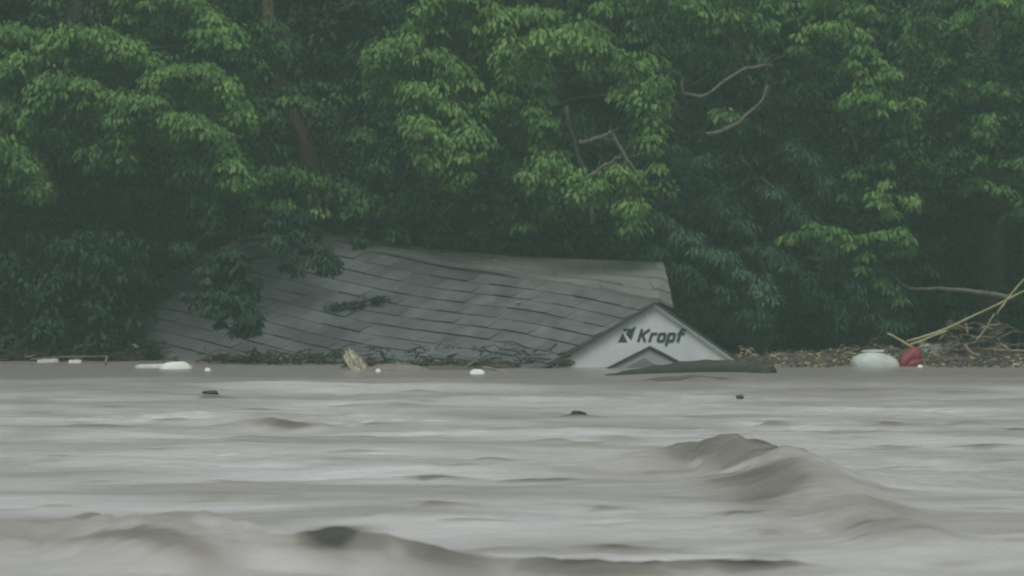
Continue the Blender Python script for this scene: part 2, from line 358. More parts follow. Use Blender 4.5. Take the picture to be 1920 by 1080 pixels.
# ------------------------------------------------------------------ leaves
def norm(a): return a / np.maximum(np.linalg.norm(a, axis=1, keepdims=True), 1e-9)
class Leaves:
    def __init__(s): s.P = []; s.A = []; s.N = []; s.L = []; s.W = []; s.T = []
    def put(s, P, A, Nn, Ln, Wd, T):
        s.P.append(P); s.A.append(A); s.N.append(Nn); s.L.append(Ln); s.W.append(Wd); s.T.append(T)
    def clumps(s, C, R, per=24, size=0.15, droop=0.9, tint=0.5, tv=0.22, aspect=0.42, flat=0.75):
        C = np.repeat(C, per, 0); R = np.repeat(R, per)
        tc_ = np.repeat(tint + tv * 0.9 * rng.standard_normal(len(C) // per), per)
        n = len(C)
        d = norm(rng.standard_normal((n, 3))); d[:, 2] = np.abs(d[:, 2]) * 1.0 - 0.25; d = norm(d)
        rad = R * rng.uniform(0.35, 1.0, n) ** 0.6
        P = C + d * rad[:, None] * np.array([1, 1, flat])
        A = norm(d * np.array([1, 1, 0.35]) + np.array([0, 0, -droop]) * rng.uniform(0.4, 1.5, (n, 1)) + 0.2 * rng.standard_normal((n, 3)))
        up = d + np.array([0, -0.25, 0.7]) + 0.2 * rng.standard_normal((n, 3))
        Nn = norm(up - A * np.sum(up * A, 1, keepdims=True))
        Ln = size * rng.uniform(0.65, 1.35, n); Wd = Ln * aspect * rng.uniform(0.8, 1.2, n)
        T = np.clip(tc_ + tv * 0.22 * rng.standard_normal(n), 0, 1)
        s.put(P, A, Nn, Ln, Wd, T)
    def build(s, name, m, parent=None):
        P, A, Nn = map(np.concatenate, (s.P, s.A, s.N)); Ln, Wd, T = map(np.concatenate, (s.L, s.W, s.T))
        B = np.cross(A, Nn); n = len(P)
        mid = P + A * (Ln * 0.42)[:, None]
        lift = Nn * (Wd * 0.18)[:, None]
        V = np.stack([P, mid + B * (Wd / 2)[:, None] + lift, P + A * Ln[:, None] - Nn * (Ln * 0.12)[:, None], mid - B * (Wd / 2)[:, None] + lift], 1)
        me = bpy.data.meshes.new(name)
        me.vertices.add(n * 4); me.vertices.foreach_set('co', V.astype(np.float32).ravel())
        base = (np.arange(n) * 4)[:, None]
        idx = (base + np.array([0, 1, 2, 0, 2, 3])).astype(np.int32)
        me.loops.add(idx.size); me.loops.foreach_set('vertex_index', idx.ravel())
        me.polygons.add(n * 2); me.polygons.foreach_set('loop_start', np.arange(0, n * 6, 3, dtype=np.int32))
        me.update()
        at_ = me.attributes.new('tint', 'FLOAT', 'POINT'); at_.data.foreach_set('value', np.repeat(T, 4).astype(np.float32))
        me.materials.append(m)
        o = bpy.data.objects.new(name, me); COL.objects.link(o)
        if parent:
            o.parent = parent; o.location = -wloc(parent)
        return o

def bough(lv, pts, Y, drop=0.7, depth=0.5, dens=24, size=0.13, rad=(0.16, 0.34), tint=0.6, per=36, droop=1.35, aspect=0.5, back=0.75):  # higher tint paints the lit look into outer leaves
    """leaf clumps along a bough: crest polyline (picture points at distance Y), foliage hanging below and behind it"""
    P = resample([at(x, y, Y) for x, y in pts], 24)
    A = np.array([tuple(p) for p in P]); ln = np.sum(np.linalg.norm(np.diff(A, axis=0), axis=1))
    n = max(int(ln * dens * (0.5 + drop)), 6)
    t = rng.uniform(0, 23, n); i = np.clip(t.astype(int), 0, 22); f = (t - i)[:, None]
    C = A[i] * (1 - f) + A[i + 1] * f
    ph = rng.uniform(0, 6.28)
    dl = drop * (0.65 + 0.35 * np.sin(t * 1.3 + ph) + 0.2 * np.sin(t * 3.1 + ph))
    s_ = rng.uniform(0, 1, n) ** 1.9
    C[:, 2] -= s_ * np.maximum(dl, 0.1)
    C[:, 1] += s_ * drop * back + rng.uniform(0, depth, n) ** 1.2
    C += rng.standard_normal((n, 3)) * np.array([0.07, 0.05, 0.045])
    for q in range(3):
        mm = (s_ >= q * .25) & (s_ < (q + 1) * .25 if q < 2 else True)
        if mm.any(): lv.clumps(C[mm], rng.uniform(rad[0], rad[1], mm.sum()), per, size, droop, tint, 0.2, aspect)
    return P

def fill(lv, x0, x1, y0, y1, Y0, Y1, n, size=0.15, tint=0.35, per=20, rad=(0.15, 0.32), mask=0.0, seed=0, aspect=0.42, droop=0.9):  # low tint paints the shade inside the crowns into the leaf colour
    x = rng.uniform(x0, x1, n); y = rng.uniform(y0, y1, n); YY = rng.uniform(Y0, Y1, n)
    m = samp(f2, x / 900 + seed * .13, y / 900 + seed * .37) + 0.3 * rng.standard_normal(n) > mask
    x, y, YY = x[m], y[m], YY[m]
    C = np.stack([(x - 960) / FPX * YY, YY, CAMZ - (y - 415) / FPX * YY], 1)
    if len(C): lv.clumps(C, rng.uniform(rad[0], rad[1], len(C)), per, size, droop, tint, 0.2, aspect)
def crown(lv, cx, cy, cz, rx, ry, rz, n, size=0.26, tint=0.45):
    d = norm(rng.standard_normal((n, 3))); C = np.array([cx, cy, cz]) + d * (rng.uniform(0.35, 1, (n, 1)) ** 0.5) * np.array([rx, ry, rz])
    lv.clumps(C, rng.uniform(0.35, 0.7, n), 22, size, 0.7, tint, 0.2)

def make_tree(label, bx, by, bz, H, r0, fm, boughs, fills=(), crown_spec=None, lean=0.0, lk=None, bare=(), bmat='bark', name='tree', trunkpts=None):
    root = empty(name, (bx, by, bz)); tag(root, label, 'tree')
    tb = MB()
    tp = trunkpts or [(bx, by, bz - 0.4), (bx + lean * 0.3, by, bz + H * 0.3), (bx + lean * 0.6, by + .2, bz + H * 0.6), (bx + lean, by + .3, bz + H)]
    T = resample(tp, 14)
    tb.tube(T, [r0 * (1.25 - 1.1 * i / 13) * (1.3 if i == 0 else 1) for i in range(14)], 9, wob=0.08)
    lv = Leaves()
    lk = lk or {}
    for bq in boughs:
        pts, Yb = bq[0], bq[1]; kw = dict(lk); kw.update(bq[2] if len(bq) > 2 else {})
        P = bough(lv, pts, Yb, **kw)
        s0 = min(T, key=lambda p: abs(p.z - (P[0].z - 0.5)) + 0.2 * (p - P[0]).length)
        dn = Vector((0, 0.25, -0.1))
        e0 = P[0] if (P[0] - s0).length < (P[-1] - s0).length else P[-1]
        seq = P if e0 is P[0] else P[::-1]
        path = [s0, s0.lerp(seq[0], 0.5) + Vector((0, 0, .15)) + dn] + [p + dn for p in seq[::4]]
        Q = resample(path, 16)
        rr = max(0.02, r0 * 0.28)
        lb = MB(); lb.tube(Q, [rr * (1 - 0.85 * i / 15) for i in range(16)], 5, wob=0.1); lb.obj('limb', M[bmat], root, True)
    for fl in fills: fill(lv, *fl[0], **fl[1])
    if crown_spec: crown(lv, *crown_spec)  # unseen upper crown; over the bank trees set to shade the inner leaves
    tb.obj('trunk', M[bmat], root, True)
    lv.build('crown', M[fm], root)
    for pts, Yb, ra, rb2 in bare:
        m = MB(); P = resample([at(x, y, Yb) for x, y in pts], 12)
        P = [p + Vector((random.uniform(-.03, .03), 0, random.uniform(-.03, .03))) for p in P]
        m.tube(P, [(ra + (rb2 - ra) * i / 11) * .85 for i in range(12)], 6, wob=0.2)
        for i in (3, 5, 7, 9, 10):
            d = (P[i] - P[i - 1]).normalized() + Vector((random.uniform(-.6, .6), random.uniform(-.5, .5), random.uniform(-.5, .7)))
            l = random.uniform(.12, .45); r_ = min(ra, rb2) * .4
            m.tube([P[i], P[i] + d * l * .5, P[i] + d * l + Vector((0, 0, .04))], [r_, r_ * .7, r_ * .3], 5)
        o = m.obj('bare_branch', M['bark_pale'], root, True)
    return root

# 1 left tree
B1 = [([(-60, 70), (0, 52), (70, 70)], 63.6), ([(30, 105), (90, 78), (150, 58), (215, 75), (285, 112)], 63.2, {'drop': 1.1, 'tint': .68}),
      ([(-30, 128), (20, 115), (70, 150)], 63.3), ([(180, 100), (270, 95), (300, 150)], 63.8),
      ([(285, 150), (335, 122), (400, 140), (430, 180), (445, 230)], 63.0, {'drop': .9, 'tint': .66}),
      ([(60, 175), (110, 150), (190, 175), (260, 190)], 62.8, {'drop': .8}),
      ([(220, 225), (270, 190), (330, 215), (400, 250), (430, 290), (450, 340)], 62.6, {'drop': .9}),
      ([(-40, 285), (10, 270), (60, 315)], 62.8, {'drop': .6, 'tint': .5}), ([(25, 330), (50, 312), (75, 360)], 62.8, {'drop': .4, 'tint': .6}),
      ([(-60, 210), (0, 200), (50, 230)], 63.2, {'tint': .5}),
      ([(230, -20), (300, -15), (370, 10), (430, 60)], 64.0, {'drop': .6}), ([(380, 68), (405, 55), (430, 85)], 63.8, {'drop': .4, 'tint': .75}),
      ([(100, 250), (150, 260), (180, 300)], 63.3, {'tint': .4, 'drop': .5}), ([(330, 290), (400, 320), (450, 330)], 63.1, {'tint': .45})]
make_tree('leafy green tree at the left edge with drooping boughs over the water', -9.2, 67.5, 0.1, 12, 0.28, 'leaf_bright', B1,
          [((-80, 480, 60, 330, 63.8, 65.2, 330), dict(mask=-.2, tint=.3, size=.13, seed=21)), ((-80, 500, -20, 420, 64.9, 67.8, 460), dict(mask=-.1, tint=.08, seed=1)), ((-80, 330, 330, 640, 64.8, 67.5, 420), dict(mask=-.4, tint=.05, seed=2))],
          (-7.5, 68.8, 10.8, 4.5, 3.2, 4.0, 480), lean=1.6, lk=dict(tint=.55, drop=.95))
# 2 bush of dark hanging leaves over the left end of the roof
B2 = [([(340, 470), (380, 430), (440, 420)], 62.9, {'drop': .15, 'dens': 7}), ([(385, 510), (420, 475), (450, 490), (458, 560)], 61.6, {'drop': .95, 'depth': .3, 'dens': 26, 'back': .1}),
      ([(360, 560), (400, 545), (460, 580), (470, 610)], 61.4, {'drop': .7, 'depth': .3, 'dens': 30, 'back': .1}),
      ([(440, 430), (500, 415), (560, 425), (600, 445)], 63.4, {'drop': .35}), ([(588, 470), (610, 465), (628, 500)], 61.9, {'drop': .75, 'depth': .15, 'dens': 22, 'back': .05, 'rad': (.08, .16)}),
      ([(655, 440), (672, 445), (688, 456)], 62.5, {'drop': .1, 'depth': .1, 'dens': 12, 'rad': (.06, .1)}),
      ([(470, 400), (520, 395), (580, 410)], 63.2, {'drop': .4}), ([(500, 450), (530, 470), (550, 505)], 62.3, {'drop': .15, 'depth': .1, 'dens': 14})]
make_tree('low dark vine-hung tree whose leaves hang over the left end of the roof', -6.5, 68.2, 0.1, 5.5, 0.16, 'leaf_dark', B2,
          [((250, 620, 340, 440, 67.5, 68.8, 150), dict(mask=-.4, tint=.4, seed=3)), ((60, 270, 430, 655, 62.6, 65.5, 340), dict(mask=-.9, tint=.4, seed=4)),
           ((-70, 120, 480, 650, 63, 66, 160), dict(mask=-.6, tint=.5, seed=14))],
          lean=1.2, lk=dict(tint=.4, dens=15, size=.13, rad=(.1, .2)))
# 3 dim tree with a vine-clad trunk between
B3 = [([(480, 350), (510, 322), (565, 325), (585, 370)], 64.6, {'drop': .6, 'tint': .6}), ([(440, 210), (470, 185), (505, 200)], 65, {'drop': .4}),
      ([(530, 190), (570, 178), (600, 210)], 65, {'drop': .5}), ([(600, 330), (650, 340), (700, 380)], 65, {'drop': .6}),
      ([(480, 400), (520, 380), (560, 400)], 64.2, {'drop': .4, 'tint': .55}), ([(620, 260), (660, 250), (700, 280)], 65.4, {'drop': .5}),
      ([(500, 60), (520, 40), (535, 90)], 65.6, {'drop': .5, 'tint': .3}), ([(640, 380), (700, 400), (760, 440)], 64.9, {'drop': .3})]
make_tree('shaded slim tree with a reddish vine-clad trunk right of the left boughs', -4.4, 67.8, 0.2, 11, 0.2, 'leaf', B3,
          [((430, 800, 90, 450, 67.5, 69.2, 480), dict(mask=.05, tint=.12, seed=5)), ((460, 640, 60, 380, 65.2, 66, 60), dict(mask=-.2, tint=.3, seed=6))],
          (-4.0, 68.6, 10.8, 3.2, 3.0, 4.0, 420), lk=dict(tint=.4, dens=11), trunkpts=[(-3.9, 67.6, -.3), tuple(at(590, 400, 66.6)), tuple(at(572, 270, 66.3)), tuple(at(520, 150, 66.2)), tuple(at(498, -60, 66.4)), (-4.6, 66.9, 11)], bmat='bark_red')
# 4 central bright tree
B4 = [([(790, 20), (850, -15), (915, -5), (940, 50)], 63.0, {'drop': .8, 'tint': .6}), ([(700, 105), (745, 74), (800, 95), (850, 125), (885, 185)], 62.9, {'drop': .8}),
      ([(760, 45), (830, 40), (900, 55), (950, 85), (955, 130)], 63.3, {'drop': .9}),
      ([(950, 95), (1010, 68), (1085, 72), (1150, 98), (1215, 125), (1243, 185)], 62.2, {'drop': .75, 'tint': .78, 'dens': 20}),
      ([(1180, 170), (1215, 190), (1225, 260), (1240, 320)], 62.3, {'drop': .5, 'depth': .2, 'dens': 12, 'tint': .7}),
      ([(980, 20), (1060, 35), (1130, 60)], 64.2, {'drop': .6, 'tint': .5}),
      ([(760, 160), (820, 190), (880, 225), (908, 270)], 62.7, {'drop': .9, 'tint': .68}),
      ([(900, 200), (950, 185), (1000, 195), (1022, 250)], 62.9, {'drop': 1.0, 'tint': .66}),
      ([(775, 215), (830, 265), (890, 250)], 62.4, {'drop': .5, 'tint': .75}), ([(800, 290), (835, 310), (865, 330)], 62.5, {'drop': .5}),
      ([(1008, 325), (1040, 300), (1075, 325), (1110, 350)], 62.0, {'drop': .45, 'tint': .8, 'dens': 22}),
      ([(1100, 355), (1130, 330), (1165, 318), (1188, 350), (1180, 395)], 61.9, {'drop': .6, 'tint': .8, 'dens': 20}),
      ([(680, 140), (720, 120), (760, 150)], 63.6, {'drop': .7, 'tint': .45}), ([(900, 120), (960, 130), (1010, 150)], 63.8, {'tint': .45}),
      ([(940, 290), (990, 330), (1050, 380)], 63.4, {'drop': .8, 'tint': .42}), ([(880, 340), (940, 360), (990, 420)], 63.8, {'drop': .5, 'tint': .35})]
make_tree('bright green tree with layered drooping boughs above the middle of the roof', 0.6, 68.0, 0.3, 12, 0.3, 'leaf_bright', B4,
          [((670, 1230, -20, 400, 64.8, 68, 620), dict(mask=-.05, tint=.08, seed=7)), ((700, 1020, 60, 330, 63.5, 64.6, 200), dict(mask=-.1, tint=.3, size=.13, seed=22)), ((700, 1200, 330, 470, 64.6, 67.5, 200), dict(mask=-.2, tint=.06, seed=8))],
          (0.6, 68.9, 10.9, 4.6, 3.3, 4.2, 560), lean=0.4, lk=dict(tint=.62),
          bare=[([(1085, 270), (1115, 262), (1150, 248)], 61.9, .045, .035), ([(1150, 248), (1170, 290), (1195, 328)], 61.9, .045, .025),
                ([(1098, 332), (1135, 310), (1165, 292)], 61.95, .042, .03), ([(820, 405), (840, 390), (850, 378)], 63.0, .012, .02),
                ([(1060, 200), (1078, 270), (1098, 332), (1110, 420)], 63.7, .05, .06), ([(870, 440), (905, 438)], 64.2, .02, .02)])
# 5 upper canopy tree with bare arching limbs
B5 = [([(1130, -15), (1200, -5), (1290, 0), (1380, 15), (1440, 45)], 63.3, {'drop': .7, 'tint': .6}), ([(1230, 40), (1300, 25), (1360, 45)], 63.8, {'drop': .5}),
      ([(1390, 60), (1440, 40), (1500, 20), (1560, 10)], 63.9, {'drop': .5}), ([(1230, 90), (1300, 80), (1380, 100)], 64.6, {'drop': .5, 'tint': .4}),
      ([(1330, 215), (1360, 215), (1375, 235)], 63.0, {'drop': .15, 'dens': 14, 'depth': .1, 'tint': .6}), ([(1330, -20), (1420, -20), (1500, -10)], 63.6, {}),
      ([(1260, 150), (1320, 130), (1400, 150)], 65.2, {'tint': .3})]
make_tree('tree with bare arching grey limbs under a thin leafy canopy right of centre', 5.2, 68.4, 0.3, 11, 0.22, 'leaf', B5,
          [((1180, 1560, -20, 330, 65.2, 68.5, 360), dict(mask=.15, tint=.25, seed=9))],
          (4.5, 68.8, 10.8, 3.8, 3.2, 3.8, 440), lean=-0.6, lk=dict(tint=.5, dens=13),
          bare=[([(1280, 175), (1310, 182), (1345, 165), (1372, 138), (1405, 128), (1448, 122)], 63.0, .035, .025), ([(1278, 150), (1280, 175)], 63.0, .02, .03),
                ([(1325, 255), (1360, 242), (1400, 215), (1425, 190), (1442, 163)], 62.8, .05, .025), ([(1215, 235), (1240, 210), (1262, 200)], 63.2, .015, .02),
                ([(1205, 330), (1240, 322), (1260, 322)], 63.2, .012, .012)])
# 6 conifer like feathery tree behind the gable
LK6 = dict(size=.16, aspect=.16, per=34, rad=(.1, .22), droop=1.0, dens=22, tint=.55, drop=.35, depth=.35)
B6 = [([(1190, 370), (1240, 410), (1310, 455), (1380, 500), (1448, 548)], 62.6, {'tint': .75}), ([(1190, 430), (1260, 480), (1340, 540), (1425, 595)], 62.8, {}),
      ([(1270, 300), (1300, 330), (1340, 370)], 63.5, {'tint': .5}), ([(1230, 260), (1270, 285), (1330, 300)], 63.2, {'tint': .6}),
      ([(1360, 380), (1420, 440), (1480, 500), (1530, 560)], 63.4, {}), ([(1440, 330), (1500, 400), (1560, 470)], 63.6, {'tint': .45}),
      ([(1470, 480), (1530, 530), (1590, 590)], 63.0, {}), ([(1550, 480), (1610, 540), (1680, 600)], 62.8, {'tint': .65}),
      ([(1300, 560), (1370, 590), (1430, 625)], 63.6, {'tint': .35}), ([(1480, 270), (1530, 300), (1560, 360)], 63.5, {'tint': .5})]
make_tree('blue-green feathery tree with swept needled boughs behind the white gable', 4.6, 66.6, 0.1, 8.5, 0.22, 'needle', B6,
          [((1180, 1700, 230, 640, 64.2, 67.2, 620), dict(mask=-.35, tint=.3, aspect=.2, per=26, seed=10)), ((1150, 1560, 110, 300, 65.2, 67.2, 140), dict(mask=-.2, tint=.3, aspect=.2, per=26, seed=11))],
          lean=-0.5, lk=LK6, name='conifer_tree')
# 7 right tree with bright rounded strip
B7 = [([(1500, 60), (1560, 50), (1610, 62), (1640, 105), (1680, 150), (1703, 205)], 62.8, {'drop': .75, 'tint': .68}),
      ([(1590, 110), (1640, 150), (1690, 200)], 62.9, {'drop': .7, 'tint': .6}), ([(1590, 185), (1640, 175), (1670, 215)], 62.6, {'drop': .5}),
      ([(1630, 375), (1665, 352), (1710, 362)], 62.4, {'drop': .5, 'tint': .66}), ([(1490, 440), (1530, 425), (1570, 450)], 62.4, {'drop': .3, 'tint': .5}),
      ([(1560, 430), (1620, 440), (1690, 430), (1700, 470)], 62.3, {'drop': .7}), ([(1590, 330), (1640, 300), (1680, 310)], 63.2, {'tint': .35}),
      ([(1600, 500), (1650, 520), (1690, 560)], 62.6, {'tint': .4}), ([(1540, -10), (1600, 0), (1660, 20)], 63.6, {'tint': .5})]
make_tree('rounded green tree standing right of the arching bare limbs', 7.0, 67.0, 0.2, 10, 0.2, 'leaf_bright', B7,
          [((1500, 1740, 0, 480, 64.4, 67, 330), dict(mask=-.1, tint=.15, seed=12))],
          (7.0, 69.4, 11.2, 3.4, 3.0, 3.8, 400), lean=-0.5, lk=dict(tint=.6, dens=15, size=.12, rad=(.11, .2)))
# 8 far right tree, small flecked leaves
B8 = [([(1700, 60), (1740, 20), (1790, 40)], 63.8), ([(1800, 30), (1860, 5), (1940, 10)], 63.4), ([(1760, 120), (1800, 90), (1850, 110)], 64),
      ([(1720, 230), (1780, 200), (1830, 230)], 64.2, {'tint': .4}), ([(1840, 240), (1860, 225), (1880, 260)], 63.4, {'drop': .35, 'tint': .7}),
      ([(1880, 300), (1900, 290), (1950, 310)], 63.6), ([(1810, 300), (1835, 290), (1850, 330)], 63.8, {'tint': .5}), ([(1880, 360), (1895, 350), (1910, 400)], 63.3, {'drop': .3}),
      ([(1780, 170), (1870, 160), (1950, 180)], 63.6)]
make_tree('tall tree at the right edge with small flecked leaves', 9.2, 67.2, 0.2, 12, 0.26, 'leaf', B8,
          [((1690, 2000, -20, 360, 63.9, 67, 640), dict(mask=-.3, tint=.42, size=.1, per=26, seed=13)), ((1680, 2000, 330, 600, 65.6, 68, 260), dict(mask=-.1, tint=.2, seed=15))],
          (9.4, 69.5, 11.2, 4.0, 3.2, 4.0, 440), lean=-0.3, lk=dict(tint=.5, dens=13, size=.11, rad=(.1, .2)))
# side trees beyond the frame edges so the bank goes on, and the wood behind
for k, (bx, by, lab) in enumerate([(-13.5, 67.5, 'tree on the bank beyond the left edge of the picture'), (13.8, 67.8, 'tree on the bank beyond the right edge of the picture')]):
    make_tree(lab, bx, by, 0.2, 11, 0.25, 'leaf', [], (), (bx, by - .5, 6.5, 3.6, 3.2, 6.0, 900))
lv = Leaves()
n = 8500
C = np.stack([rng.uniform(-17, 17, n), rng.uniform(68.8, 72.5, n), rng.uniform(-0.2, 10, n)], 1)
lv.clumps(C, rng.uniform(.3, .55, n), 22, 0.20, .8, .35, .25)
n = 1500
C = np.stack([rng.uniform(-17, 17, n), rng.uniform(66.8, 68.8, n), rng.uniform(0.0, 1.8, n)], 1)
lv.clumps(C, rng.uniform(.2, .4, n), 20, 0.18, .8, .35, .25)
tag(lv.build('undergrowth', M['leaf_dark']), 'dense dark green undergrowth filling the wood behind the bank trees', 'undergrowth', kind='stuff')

# ------------------------------------------------------------------ house
A = at(1228, 566, 60.8); GL = wat(1016, 690.5); GR = wat(1400, 686)
FL = at(470, 432, 67.0)
ax = FL - A
axn = Vector((ax.x, ax.y, ax.z)).normalized()
sl = GL - A; sr = GR - A
house = empty('flooded_house', (A.x, A.y, 0))
tag(house, 'sunken house, only its grey shingled roof and white lettered gable above the flood', 'house')
nl = sl.cross(ax).normalized()
if nl.z < 0: nl = -nl
SLEN = sl.length * 2.1
sln = sl.normalized()
def sag(u, v):  # u metres along ridge, v metres down the slope
    return 0.035 * math.sin(u * 0.9 + 0.6) + 0.03 * math.sin(u * 0.45 + v * 1.3) - 0.05 * math.exp(-((u - 4.5) / 2) ** 2)
def SP(u, v, h=0.0): return A + axn * u + sln * v + nl * (sag(u, v) * min(1, u / 1.5) + h)
ULEN = ax.length
EXPO = sl.length / 7.4
m = MB(); nu, nv = 24, 10
V = [SP(ULEN * i / nu, SLEN * j / nv, -0.02) for i in range(nu + 1) for j in range(nv + 1)]
V += [SP(ULEN * i / nu, SLEN * j / nv, -0.05) for i in range(nu + 1) for j in range(nv + 1)]
o_ = (nu + 1) * (nv + 1)
Fq = []
for i in range(nu):
    for j in range(nv):
        a0 = i * (nv + 1) + j; Fq += [(a0, a0 + 1, a0 + nv + 2, a0 + nv + 1), (a0 + o_, a0 + nv + 1 + o_, a0 + nv + 2 + o_, a0 + 1 + o_)]
m.add(V, Fq); roof = m.obj('roof', M['under'], house)
m = MB()
rr = random.Random(3); tints = []
TAB = 0.46
for c in range(int(SLEN / EXPO)):
    v0 = c * EXPO; v1 = v0 + EXPO
    u = -((c * 0.17) % TAB) - rr.uniform(0, .05)
    while u < ULEN:
        wv = TAB * rr.uniform(0.85, 1.15); a0 = max(u + .0008, 0); a1 = min(u + wv - .0008, ULEN)
        u += wv
        if a1 - a0 < 0.05: continue
        t = rr.choice([0.016, 0.022, 0.030, 0.042]); dv = rr.uniform(-.004, .006); t2 = t * rr.uniform(.75, 1.0); tints += [rr.gauss(.5, .2)] * 4
        vb = v1 + dv
        V = [SP(a0, v0 - .02, .004), SP(a1, v0 - .02, .004), SP(a1, vb, t2), SP(a0, vb, t), SP(a0, vb, t - .028), SP(a1, vb, t2 - .028)]
        m.add(V, [(0, 1, 2, 3), (3, 2, 5, 4), (0, 3, 4), (1, 5, 2)])
so = m.obj('shingles', M['shingle_tab'], roof)
at_ = so.data.attributes.new('tint', 'FLOAT', 'FACE'); at_.data.foreach_set('value', np.array(tints, np.float32))
# ridge section: slumped strip of roof above the fold
top = resample([at(545, 434, 67.3), at(610, 438, 66.9), at(680, 449, 66.5), at(800, 465, 65.7), at(950, 479, 64.8), at(1100, 487, 63.8), at(1200, 490, 63.1), at(1243, 492, 62.8)], 30)
Fm = A + axn * (ULEN * 0.89)
bot = resample([Fm, A + axn * (ULEN * .5), A + axn * .3, A + Vector((.02, 0, .02)), at(1262, 580, 61.0)], 30)
bot = [b_ + Vector((0, 0, 0.03 + .02 * math.sin(i * .9))) for i, b_ in enumerate(bot)]
def upper(i, f, h=0.0): 
    p = bot[i].lerp(top[i], f); return p + Vector((0, -0.03, 0.035 * math.sin(math.pi * f) * (i / 29) + h))
m = MB()
fr = [0, .22, .5, .74, 1.0]
for k in range(4):
    lift = .0
    for i in range(29):
        if k > 0 and i < 6 and k % 2: pass
        a_, b_ = fr[k], fr[k + 1]
        th = .05 if (i + k * 3) % 7 not in (0, 1) else .02
        q = [upper(i, a_, th), upper(i + 1, a_, th), upper(i + 1, b_, .006), upper(i, b_, .006)]
        m.add(q, [(0, 1, 2, 3)])
        m.add([q[0], q[1], upper(i + 1, a_, -.03), upper(i, a_, -.03)], [(0, 3, 2, 1)])
# right end lip
for k in range(4):
    m.add([upper(29, fr[k], .05), upper(29, fr[k + 1], .0), upper(29, fr[k + 1], -.12), upper(29, fr[k], -.12)], [(0, 1, 2, 3)])
m.obj('ridge_strip', M['shingle_lit'], roof)
m = MB()
for i in range(29):
    m.add([top[i], top[i + 1], top[i + 1] + Vector((.25, 1.6, -2.6)), top[i] + Vector((.25, 1.6, -2.6))], [(0, 1, 2, 3)])
m.obj('rear_slope', M['shingle'], roof)
# right slope, thin slab from the front right rake backwards
m = MB()
q0 = A + Vector((0, 0, -.0)); 
m.slab([A, A + sr * 2.0, A + sr * 2.0 + ax * 0.92, A + ax * 0.92], (0, 0, -0.03))
m.obj('right_slope', M['shingle'], roof)
# rake boards
dn = Vector((0, 0, -1))
fwd = -axn * 0.03
m = MB(); m.slab([A + fwd, A + sl * 2 + fwd, A + sl * 2 + fwd + dn * .022, A + fwd + dn * .025], axn * 0.035); m.obj('rake_board', M['fascia'], house)
m = MB(); m.slab([A + fwd * 1.1, A + sr * 2 + fwd * 1.1, A + sr * 2 + fwd * 1.1 + dn * .03, A + fwd * 1.1 + dn * .035], axn * 0.035); m.obj('rake_board', M['fascia'], house)
m = MB(); m.slab([A + dn * .038 + axn * .01, A + sr * 2 + dn * .038 + axn * .01, A + sr * 2 + dn * .038 + axn * .3, A + dn * .038 + axn * .3], (0, 0, -.02)); m.obj('soffit', M['soffit'], house)
# gable wall
REC = 0.16
W0 = A + axn * REC + dn * 0.04
gn = sl.cross(sr).normalized()
if gn.y > 0: gn = -gn
m = MB(); m.prism([W0, W0 + sl * 2.2, W0 + sr * 2.2], -gn * 0.08); wall = m.obj('gable_wall', M['siding'], house)
def on_wall(px, py, off=0.0):
    d = (at(px, py, 60) - cam.location); d.normalize(); p0 = W0 + gn * off
    t = (p0 - cam.location).dot(gn) / d.dot(gn)
    return cam.location + d * t
# panel seam + lettering
def poly_on_wall(mb, pts, off=0.012, th=0.012):
    q = [on_wall(x, y, off) for x, y in pts]
    mb.prism(q, -gn * th)
def stroke(mb, pts, wd, closed=False):
    n = len(pts)
    segs = [(i, (i + 1) % n) for i in range(n if closed else n - 1)]
    for i, j in segs:
        (x0, y0), (x1, y1) = pts[i], pts[j]
        d = math.hypot(x1 - x0, y1 - y0); ux, uy = (x1 - x0) / d, (y1 - y0) / d; e = wd * 0.28
        x0 -= ux * e; y0 -= uy * e; x1 += ux * e; y1 += uy * e
        hx, hy = -uy * wd / 2, ux * wd / 2
        mb.add([on_wall(x0 + hx, y0 + hy, stroke.off), on_wall(x1 + hx, y1 + hy, stroke.off), on_wall(x1 - hx, y1 - hy, stroke.off), on_wall(x0 - hx, y0 - hy, stroke.off)], [(0, 1, 2, 3)])
        stroke.off += 0.0004
stroke.off = 0.010
SH = 0.30
def T(x, y): return (1194 + x + y * SH, 640 - y - x * 0.002)   # y up from the baseline
m = MB(); wd = 5.0
def st(pts, closed=False, wdd=None):
    stroke(m, [T(*p) for p in pts], wdd or wd, closed)
st([(3, 0), (3, 22)]); st([(4, 10), (17, 21.5)]); st([(7, 12), (15, 0.5)])                              # K
st([(24, 0), (24, 14)]); st([(24, 11), (27, 14), (33, 14)])                                              # r
st([(39, 2), (41, 0.3), (48, 0.3), (50, 2), (50, 12), (48, 14), (41, 14), (39, 12)], True)               # o
st([(57, -7), (57, 14)]); st([(58, 0.6), (66, 0.6), (68, 2.5), (68, 12), (66, 14), (57, 14)])            # p
st([(77, 0), (77, 19), (79, 21.5), (86, 21.5)]); st([(73.5, 14), (84, 14)])                              # f
m.obj('lettering', M['ink'], wall)
m = MB()
poly_on_wall(m, [(1159, 641.5), (1176.5, 641.5), (1167.5, 624)])
poly_on_wall(m, [(1169, 616.5), (1184, 616.5), (1193, 611.5), (1183.5, 638), (1174, 626), (1178, 619.5), (1170, 621.5)])
m.obj('logo', M['ink'], wall)
